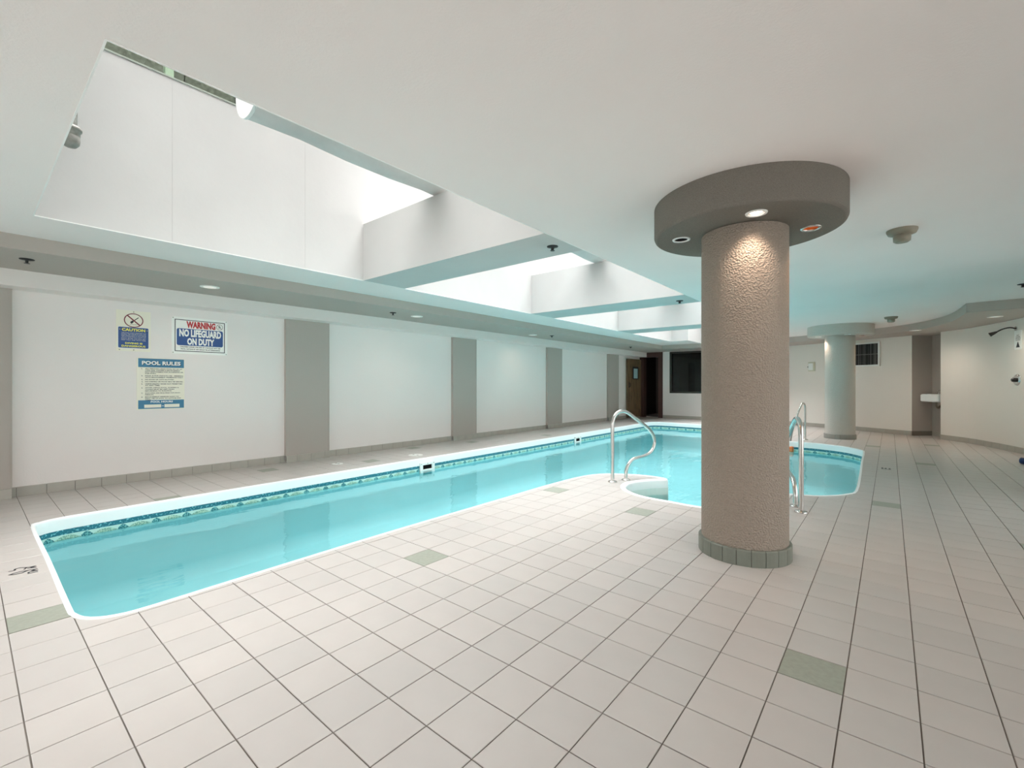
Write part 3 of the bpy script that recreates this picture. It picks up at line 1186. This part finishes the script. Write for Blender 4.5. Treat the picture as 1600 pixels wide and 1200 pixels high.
A0 = radians(22.5)
c1 = make_column((-.753, 3.339, 0), 'thick brown stucco column in the foreground with lit round capital', M_stucco, M_cap, M_ringtile,
                 [(A0, 'dim'), (A0 + pi / 2, 'dim'), (A0 + pi, 'off'), (A0 + 3 * pi / 2, 'lit')], 'round columns with disc capitals')
c2 = make_column((-.80, 11.70, 0), 'far grey stucco column beyond the pool near the vent window', M_stucco2, M_stucco2, mat('grey_ring_tile', (.30, .29, .26, 1), .4),
                 [(A0, 'dim'), (A0 + pi / 2, 'dim'), (A0 + pi, 'lit'), (A0 + 3 * pi / 2, 'off')], 'round columns with disc capitals')


# ------------------------------------------------------------------ handrails
RAILP = [(0, 0), (0, .3), (0, .62), (.008, .70), (.035, .76), (.09, .80), (.16, .812), (.235, .79), (.33, .735), (.45, .662), (.56, .593), (.64, .515), (.672, .43), (.655, .355), (.60, .295),
         (.51, .262), (.41, .250), (.32, .235), (.25, .185), (.213, .115), (.206, .05), (.206, 0)]


def handrail(base, d, prof, label, n_fl=2, r=.0205):
    dx, dy = d
    l = math.hypot(dx, dy)
    dx, dy = dx / l, dy / l
    t = empty('handrail', (base[0], base[1], 0), label, 'handrail', 'steel rails at the pool')
    p2 = catmull(prof, 4)
    MB().tube([(dx * s_, dy * s_, z) for s_, z in p2], r, 14).build('rail', M_steel, t)
    for s_ in ([0, prof[-1][0]] if n_fl == 2 else [0]):
        MB().lathe([(.052, .0006), (.052, .006), (.044, .013), (.026, .017), (.0215, .02)], 28).build('flange', M_steel, t, (dx * s_, dy * s_, 0))
    return t


handrail((-2.455, 4.77), (.36, .933), RAILP, 'curved stainless handrail standing on the deck tongue left of the brown column')
handrail((-.598, 4.695), (-.33, .94), RAILP, 'curved stainless handrail just right of the brown column')
handrail((-1.32, 10.92), (-.42, -.9), [(0, 0), (0, .3), (0, .62), (.012, .70), (.05, .742), (.10, .735), (.16, .66), (.24, .53), (.36, .30), (.44, .10), (.48, -.10), (.49, -.4)],
         'slim stainless ladder rail at the far edge of the pool', 1, .017)

# ------------------------------------------------------------------ ceiling devices


def sprinkler(loc, label):
    t = empty('sprinkler_head', loc, label, 'sprinkler', 'black ceiling sprinklers')
    MB().lathe([(.050, 0), (.048, -.006), (.022, -.011)], 24, cap0=False).build('escutcheon', M_black, t)
    b_ = MB().lathe([(.010, -.010), (.010, -.030), (.006, -.034)], 12)
    b_.tube([(-.012, 0, -.012), (-.014, 0, -.03), (0, 0, -.036)], .003, 6).tube([(.012, 0, -.012), (.014, 0, -.026), (0, 0, -.036)], .003, 6)
    b_.build('body', M_black, t)
    MB().lathe([(.020, -.036), (.020, -.039)], 12).build('deflector', M_black, t)
    return t


for loc, lab in (((-5.82, .354, 2.22), 'black sprinkler on the left soffit at the far left of the view'),
                 ((-5.84, 4.19, 2.22), 'black sprinkler on the left soffit near the middle, beside a recessed light'),
                 ((-5.84, 8.44, 2.22), 'black sprinkler on the left soffit between two farther pilasters'),
                 ((-5.80, 12.40, 2.22), 'black sprinkler on the left soffit closest to the sauna door'),
                 ((-2.29, 3.32, ZC), 'black sprinkler under the nearest skylight beam'),
                 ((-2.35, 6.65, ZC), 'black sprinkler under the second skylight beam by the brown column'),
                 ((1.245, 8.20, ZC), 'black sprinkler on the main ceiling at the right edge of the view')):
    sprinkler(loc, lab)


def recessed(loc, label, watt=0):
    t = empty('recessed_light', loc, label, 'light', 'recessed lights in the soffits')
    MB().lathe([(.062, -.004), (.066, -.007), (.092, -.005), (.095, 0)], 32, cap0=False, cap1=False).build('trim_ring', M_plast, t)
    MB().lathe([(.064, -.0035), (.064, -.001)], 28).build('lens', M_glowlens if watt else M_lens, t)
    if watt:
        l = bpy.data.lights.new('fill_beam', 'SPOT')  # added fill light, switched on in fixtures that look unlit
        l.spot_size = radians(160)
        l.spot_blend = 1
        l.shadow_soft_size = .06
        l.energy = watt
        l.color = (1, .86, .72)
        lo = bpy.data.objects.new('fill_beam', l)
        COL.objects.link(lo)
        lo.parent = t
        lo.location = (0, 0, -.012)
    return t


for loc, lab, *wt in (((-5.89, 1.77, 2.22), 'white ringed recessed light in the soffit above the signs', 16),
                 ((-5.86, 4.66, 2.22), 'recessed light in the left soffit just beyond a sprinkler', 16),
                 ((-6.08, 8.05, 2.22), 'recessed light in the left soffit further down the wall', 16),
                 ((1.29, 10.47, 2.20), 'white recessed light in the right soffit above the shower', 34),
                 ((.395, 12.10, 2.20), 'recessed light in the curved soffit before the alcove', 36)):
    recessed(loc, lab, *wt)


def detector(loc, s_, label):
    t = empty('heat_detector', loc, label, 'detector', 'detectors on the main ceiling')
    MB().lathe([(.098 * s_, 0), (.098 * s_, -.012 * s_), (.088 * s_, -.034 * s_), (.060 * s_, -.042 * s_)], 32, cap0=False).build('base', M_tan, t)
    MB().lathe([(.052 * s_, -.040 * s_), (.056 * s_, -.056 * s_), (.054 * s_, -.090 * s_), (.040 * s_, -.100 * s_)], 24).build('sensor_head', M_tan, t)
    return t


detector((.075, 4.72, ZC), 1., 'tan ceiling detector right of the brown column capital')
detector((.02, 10.66, ZC), 1.0, 'small ceiling detector near the far column and curved soffit')

# ------------------------------------------------------------------ skylight: rolled shade, hanging lamp, outside wall
sh = empty('rolled_shade', (-3.475, 1.27, 3.206), 'long grey rolled shade lying across the skylight beams with white end', 'shade')
MB().tube([(0, .02 + k * .4 + (.0 if k else 0), .012 * sin(k * 1.9)) for k in range(30)], .196, 32, caps=False).build('canvas_roll', M_canvas, sh)
b = MB()
b.tube([(0, 0, 0), (0, .022, 0)], .203, 32)
b.build('end_cap', M_endcap, sh)
M_strap = mat('dark_strap', (.20, .20, .195, 1), .8)
for k in (1.0, 3.1, 5.4, 8.3):
    MB().tube([(0, k - .008, 0), (0, k + .008, 0)], .1985, 32).build('strap', M_strap, sh)
MB().tube([(-.182, .16, -.087), (-.184, .75, -.089)], .012, 8).build('gap_strip', M_black, sh)  # black strip modelled in place of the dark gap under the roll
pl = empty('hanging_lamp', (-4.185, .452, 2.70), 'grey metal lamp hanging on a pipe inside the near end of the skylight', 'lamp')
MB().tube([(0, 0, .13), (0, 0, ROOF - 2.70)], .036, 16).build('pipe', M_galv, pl)
MB().lathe([(.040, .06), (.050, .075), (.050, .105), (.058, .108), (.060, .120), (.052, .135), (.038, .14)], 24).build('collar', M_galv, pl)
MB().lathe([(.004, -.006), (.030, 0), (.046, .02), (.050, .05), (.048, .07)], 24).build('cap', M_galv, pl)

b = MB()
for r_ in range(9):
    yy = -1.5
    while yy < 16:
        ln = random.uniform(.5, 1.0)
        d_ = random.uniform(-.03, .03)
        b.cbox(-6.6 + d_, yy, 2.75 + r_ * .28, -6.25 + d_, yy + ln - .006, 2.75 + r_ * .28 + .274, .006)
        yy += ln
ow = b.build('retaining_wall', M_stone)
tag(ow, 'rough grey green stone wall outside, seen through the clerestory strip', 'wall')


# ------------------------------------------------------------------ signs and lettering
def text_mesh(body, x0, y0, x1, y1, m, parent, name='lettering', z=.0015, bold=0., fit=True, slant=0.):
    cu = bpy.data.curves.new('t', 'FONT')
    cu.body = body
    cu.resolution_u = 2
    cu.offset = bold
    cu.size = 1
    cu.shear = slant
    to = bpy.data.objects.new('t', cu)
    me_ = to.to_mesh()
    vs = [v.co.copy() for v in me_.vertices]
    fs = [tuple(p.vertices) for p in me_.polygons]
    to.to_mesh_clear()
    bpy.data.objects.remove(to)
    bpy.data.curves.remove(cu)
    ax, bx = min(v.x for v in vs), max(v.x for v in vs)
    ay, by = min(v.y for v in vs), max(v.y for v in vs)
    kx, ky = (x1 - x0) / (bx - ax), (y1 - y0) / (by - ay)
    if not fit:
        kx = min(kx, ky)
    bm = MB().add([(x0 + (v.x - ax) * kx, y0 + (v.y - ay) * ky, z) for v in vs], fs)
    return bm.build(name, m, parent)


def rect(x0, y0, x1, y1, z0, z1, m, parent, name):
    return MB().box(x0, y0, z0, x1, y1, z1).build(name, m, parent)


def roundrect(w_, h_, r, x=0, y=0):
    out = []
    for cx, cy, a in ((w_ - r, r, -90), (w_ - r, h_ - r, 0), (r, h_ - r, 90), (r, r, 180)):
        for k in range(5):
            q = radians(a + k * 22.5)
            out.append((x + cx + r * cos(q), y + cy + r * sin(q)))
    return out


def ring2d(cx, cy, r0, r1, z, m, parent, name, n_=32, ky=1.):
    vs = [(cx + r * cos(2 * pi * i / n_), cy + ky * r * sin(2 * pi * i / n_), z) for r in (r0, r1) for i in range(n_)]
    return MB().add(vs, [(i, (i + 1) % n_, n_ + (i + 1) % n_, n_ + i)[::-1] for i in range(n_)]).build(name, m, parent)


def seg2d(bm, a, c, w_, z):
    a, c = Vector(a), Vector(c)
    t = (c - a).normalized()
    nn = Vector((-t.y, t.x)) * w_ / 2
    bm.add([(*(a - nn), z), (*(c - nn), z), (*(c + nn), z), (*(a + nn), z)], [(0, 1, 2, 3)])


def wall_sign(name, y, z, label, cat='sign'):
    s_ = empty(name, (XL + .001, y, z), label, cat, 'pool signs on the left wall')
    s_.rotation_euler = (pi / 2, 0, pi / 2)
    return s_


def screws(s_, pts, m=M_tan):
    for x_, y_ in pts:
        MB().lathe([(.006, .004), (.004, .0065)], 8, (x_, y_), cap0=False).build('screw', m, s_)


# caution sign
s_ = wall_sign('caution_sign', 1.094, 1.503, 'white caution sign with blue panel and struck out circle, upper left sign')
w_, h_ = .312, .466
rect(0, 0, w_, h_, 0, .004, M_signcream, s_, 'panel')
MB().prism(roundrect(.282, .247, .012, .014, .032), .0041, .0047).build('blue_field', M_signwhite, s_)
MB().prism(roundrect(.272, .237, .010, .019, .037), .0048, .0052).build('blue_field', M_signblue, s_)
ring2d(.156, .355, .078, .088, .0050, M_signmaroon, s_, 'prohibition_ring', ky=.92)
bm = MB()
seg2d(bm, (.100, .408), (.214, .300), .013, .0054)
bm.build('prohibition_bar', M_signmaroon, s_)
bm = MB()
seg2d(bm, (.130, .322), (.150, .345), .020, .0051)
seg2d(bm, (.150, .345), (.200, .392), .008, .0051)
seg2d(bm, (.150, .352), (.128, .338), .006, .0051)
seg2d(bm, (.120, .310), (.190, .308), .003, .0051)
bm.build('diver_symbol', M_signblack, s_)
text_mesh('CAUTION', .050, .228, .262, .262, M_signyellow, s_, z=.0056, bold=.04)
for q in (.034, .280):
    MB().prism(circle(q, .246, .004, 10), .0053, .0056).build('lettering', M_signyellow, s_)
for k, l_ in enumerate(('THIS POOL IS NOT DESIGNED FOR', 'DIVING. THE WATER IS SHALLOW', 'AND DIVING INTO IT CAN CAUSE', 'SERIOUS PERMANENT INJURY OR', 'DEATH. ENTER THE POOL FEET', 'FIRST ONLY AND WITH CARE.')):
    text_mesh(l_, .046, .205 - k * .0165, .268, .214 - k * .0165, M_signcream, s_, z=.0056)
text_mesh('DIVING IS', .080, .082, .236, .102, M_signyellow, s_, z=.0056, bold=.04)
text_mesh('DANGEROUS', .048, .048, .264, .070, M_signyellow, s_, z=.0056, bold=.04)
screws(s_, [(.156, .452), (.156, .016), (.03, .016)])

# warning sign
s_ = wall_sign('warning_sign', 1.61, 1.500, 'white and blue warning sign about no lifeguard, upper right sign')
w_, h_ = .602, .452
MB().prism(roundrect(w_, h_, .018), 0, .004).build('panel', M_signwhite, s_)
bm = MB()
bw = .008
for a in ((.03, .03, .572, .03 + bw), (.03, .422 - bw, .572, .422), (.03, .03 + bw, .03 + bw, .422 - bw), (.572 - bw, .03 + bw, .572, .422 - bw)):
    bm.box(a[0], a[1], .0041, a[2], a[3], .0046)
bm.build('border_line', M_signblack, s_)
MB().prism(roundrect(.500, .208, .02, .05, .104), .0041, .0046).build('blue_field', M_signblue, s_)
text_mesh('WARNING', .150, .322, .465, .408, M_signred, s_, z=.0050, bold=.055)
ring2d(.512, .362, .033, .037, .0050, M_signmaroon, s_, 'prohibition_ring')
bm = MB()
seg2d(bm, (.490, .385), (.534, .339), .005, .0052)
for a, c in (((.500, .345), (.512, .362)), ((.512, .362), (.524, .345)), ((.512, .362), (.512, .374)), ((.498, .366), (.526, .366))):
    seg2d(bm, a, c, .005, .0051)
bm.prism(circle(.512, .381, .005, 10), .0050, .0052)
bm.build('swimmer_symbol', M_signblack, s_)
text_mesh('NO LIFEGUARD', .076, .212, .530, .306, M_signwhite, s_, z=.0050, bold=.05)
text_mesh('ON DUTY', .158, .112, .452, .200, M_signwhite, s_, z=.0050, bold=.05)
text_mesh('CHILDREN UNDER THE AGE OF 14 SHOULD NOT USE', .085, .079, .520, .094, M_signblack, s_, z=.0050, bold=.03)
text_mesh('POOL WITHOUT AN ADULT IN ATTENDANCE', .092, .052, .514, .067, M_signblack, s_, z=.0050, bold=.03)
screws(s_, [(.014, .438), (.014, .014), (.588, .438), (.588, .014)])

# rules sign
s_ = wall_sign('pool_rules_sign', 1.276, .826, 'tall cream and blue pool rules board hanging lowest on the wall')
w_, h_ = .464, .605
rect(0, 0, w_, h_, 0, .006, M_signcream, s_, 'panel')
rect(.014, .498, w_ - .006, h_ - .004, .0061, .0066, M_signteal, s_, 'heading_field')
rect(.014, .010, w_ - .006, .112, .0061, .0066, M_signteal, s_, 'hours_field')
text_mesh('POOL RULES', .054, .521, w_ - .034, .567, M_signblack, s_, z=.0069, bold=.035)
text_mesh('POOL RULES', .048, .526, w_ - .040, .572, M_signwhite, s_, z=.0073, bold=.035)
rules = [(['ALL PERSONS USING POOL DO SO AT', 'OWN RISK. OWNERS & MANAGEMENT', 'NOT RESPONSIBLE FOR ACCIDENTS OR', 'INJURIES.']), (['POOL IS FOR PRIVATE USE - MEMBERS', 'WITH MANAGEMENT PERMISSION ONLY.']),
         (['NO DOGS OR CATS ALLOWED.']), (['NO DRINKS OR FOOD MAY BE SERVED.']), (['UNNECESSARY NOISE NOT PERMITTED', 'AT ANY TIME.']),
         (['AFTER USING POOL, SLIPPERS &', 'TOWELS MUST BE USED WHEN', 'RETURNING TO BUILDING.']), (['SHOWERS ARE REQUIRED FOR EACH', 'PERSON.']), (['MANAGEMENT RESERVES RIGHT TO', 'DENY USE OF POOL TO ANYONE ANY', 'TIME.'])]
y = .4865
for k, ls in enumerate(rules):
    text_mesh(str(k + 1) + '.', .044, y - .013, .060, y, M_signblack, s_, z=.0069, bold=.04, fit=False)
    for l_ in ls:
        text_mesh(l_, .078, y - .0115, .078 + min(.372, .0117 * len(l_)), y, M_signblack, s_, z=.0069, bold=.03)
        y -= .0189
    y -= .0068
text_mesh('POOL HOURS', .130, .080, .345, .102, M_signwhite, s_, z=.0070, bold=.03)
rect(.070, .022, .230, .060, .0067, .0072, M_signcream, s_, 'blank_box')
rect(.262, .022, .412, .060, .0067, .0072, M_signcream, s_, 'blank_box')
text_mesh('TO', .236, .034, .256, .046, M_signwhite, s_, z=.0070, bold=.03)


# ------------------------------------------------------------------ things on the far and right walls
def on_wall(A, B, t):
    """point at fraction t of the wall piece A-B and the angle that turns local +y into the room"""
    A, B = Vector(A), Vector(B)
    p = A + (B - A) * t
    d_ = (B - A).normalized()
    return p, math.atan2(d_.y, d_.x)


# thermostat: local x along the wall to the right, local -y into the room
p, a = (-1.592, 14.472), math.atan2(-.43, .80)
t = empty('thermostat', (p[0], p[1], 1.475), 'small beige thermostat box on the far wall left of the far column', 'thermostat', rz=a)
MB().cbox(-.09, -.035, 0, .09, .012, .245, .006).build('housing', M_beige, t)
MB().box(-.075, -.042, .03, .045, -.0351, .215).build('cover', M_plast, t)
MB().tube([(-.092, -.02, .12), (-.104, -.02, .12)], .02, 10).build('knob', M_black, t)
# vent window with upright blind slats
a = math.atan2(13.632 - 13.914, -.165 + .638)
t = struct(empty('window_3', (-.165, 13.628, 1.556)))
t.rotation_euler = (0, 0, a)
L_ = 1.02
b = MB()
for q in ((-L_, 0, 0, .035), (-L_, .535, 0, .57), (-L_, .035, -L_ + .035, .535), (-.035, .035, 0, .535)):
    b.box(q[0], -.035, q[1], q[2], .03, q[3])
b.build('window_frame', M_plast, t)
MB().box(-L_ + .035, .0, .035, -.035, .006, .535).build('backing', M_dark, t)
M_slat = [mat('blind_slat_%s' % k, (v, v, v * .95, 1), .6) for k, v in (('a', .12), ('b', .22), ('c', .05))]
x = -L_ + .04
while x < -.045:
    MB().add([(x, -.001, .036), (x + .022, -.014, .036), (x + .022, -.014, .534), (x, -.001, .534)], [(0, 1, 2, 3)]).build('slat', random.choice(M_slat), t)
    x += .0245
MB().box(-L_ + .035, -.02, .278, -.035, -.014, .292).build('slat_rail', M_slat[1], t)

# wash basin in the alcove
d_ = Vector((1.46 - .72, 12.72 - 13.60)).normalized()
wp = Vector((.72, 13.60)) + d_ * .07
t = empty('wash_basin', (wp.x, wp.y, .75), 'white wall hung wash basin half hidden in the alcove', 'basin', rz=math.atan2(d_.y, d_.x))
b = MB()
b.cbox(0, -.34, 0, .42, -.002, .165, .02)
b.build('bowl', M_white, t)
MB().lathe([(.012, .0), (.14, .001), (.15, .004)], 24, (.21, -.17), cap0=True, cap1=False).build('bowl_rim', M_plast, t, (0, 0, .166))
b = MB()
b.tube([(.21, -.05, .166), (.21, -.05, .235), (.21, -.09, .25), (.21, -.14, .235)], .012, 10)
b.build('tap', M_chrome, t)
for dx in (-.07, .07):
    MB().lathe([(.016, .166), (.018, .19), (.012, .21)], 12, (.21 + dx, -.05)).build('tap_handle', M_chrome, t)
b = MB()
b.tube(catmull([(.21, -.17, .0), (.21, -.17, -.09), (.21, -.13, -.13), (.21, -.09, -.09), (.21, -.05, -.06), (.21, -.003, -.06)], 4), .018, 10)
b.build('trap_pipe', M_tan, t)

# shower head, valve and sign on the right wall
def right_frame(y_):
    for a_, c_ in zip(RIGHT[:-1], RIGHT[1:]):
        if c_[1] <= y_ <= a_[1]:
            k = (a_[1] - y_) / (a_[1] - c_[1])
            p_ = Vector(a_) + (Vector(c_) - Vector(a_)) * k
            dd = (Vector(c_) - Vector(a_)).normalized()
            return p_, math.atan2(dd.y, dd.x)


p, a = right_frame(11.08)
t = empty('wall_shower', (p.x, p.y, 2.045), 'chrome shower head on a bent arm high on the right wall', 'shower', rz=a)
b = MB().tube([(0, -.001, 0), (0, -.012, 0)], .035, 20)
b.build('wall_flange', M_chrome, t)
b = MB().tube(catmull([(0, -.01, 0), (-.01, -.08, .02), (-.03, -.16, -.002), (-.045, -.22, -.04)], 5), .011, 10)
b.build('arm', M_black, t)
MB().tube([(-.045, -.22, -.04), (-.055, -.245, -.055), (-.075, -.30, -.085)], [.014, .022, .036], 14).build('spray_head', M_black, t)
p, a = right_frame(11.06)
t = empty('shower_valve', (p.x, p.y, 1.197), 'round chrome shower valve low on the right wall', 'valve', rz=a)
MB().tube([(0, -.001, 0), (0, -.010, 0), (0, -.018, 0)], [.096, .092, .07], 28).build('escutcheon', M_chrome, t)
MB().tube([(0, -.018, 0), (0, -.06, 0), (0, -.07, 0)], [.034, .030, .02], 18).build('knob', M_black, t)
MB().tube([(0, -.055, 0), (.03, -.06, .045)], .010, 8).build('lever', M_chrome, t)
p, a = right_frame(11.03)
t = empty('shower_notice', (p.x, p.y, 1.695), 'small white notice with black triangle under the shower arm', 'sign', rz=a)
b = MB().prism(roundrect(.20, .315, .02, -.10, 0), 0, .004)
b.xf(Matrix.Rotation(pi / 2, 4, 'X'))
b.build('panel', M_signwhite, t)
tf = bpy.data.objects.new('print', None)


def upright(o_):
    o_.rotation_euler = (pi / 2, 0, 0)
    o_.location.y = -.001
    return o_


bm = MB().add([(-.052, .035, .0045), (.052, .035, .0045), (0, .135, .0045)], [(0, 1, 2)])
upright(bm.build('warning_triangle', M_signblack, t))
for k, (l_, h2) in enumerate((('HOT', .035), ('WATER', .062), ('USE WITH', .07), ('CAUTION', .062))):
    upright(text_mesh(l_, -h2, .225 - k * .026, h2, .242 - k * .026, M_signblack, t, z=.0045, bold=.02))
bpy.data.objects.remove(tf)

# blue float by the right wall, orange float at the far edge
t = empty('blue_dumbbell', (1.475, 9.50, .047), 'dark blue plastic float lying on the tiles at the right edge', 'float', rz=radians(-40))
b = MB().tube([(-.06, 0, 0), (-.055, 0, 0), (.055, 0, 0), (.06, 0, 0)], [.038, .046, .046, .038], 16)
b.build('near_disc', M_blue, t)
MB().tube([(.06, 0, 0), (.17, 0, 0)], .016, 12).build('grip', M_blue, t)
MB().tube([(.17, 0, 0), (.175, 0, 0), (.285, 0, 0), (.29, 0, 0)], [.038, .046, .046, .038], 16).build('far_disc', M_blue, t)
t = empty('orange_float', (-1.475, 10.33, -.178), 'small orange float at the waterline below the far ladder rail', 'float')
MB().lathe([(.02, -.02), (.038, -.01), (.040, .07), (.030, .085), (.012, .09)], 16).build('body', M_orange, t)
MB().lathe([(.012, .09), (.014, .10)], 10).build('cap', M_plast, t)
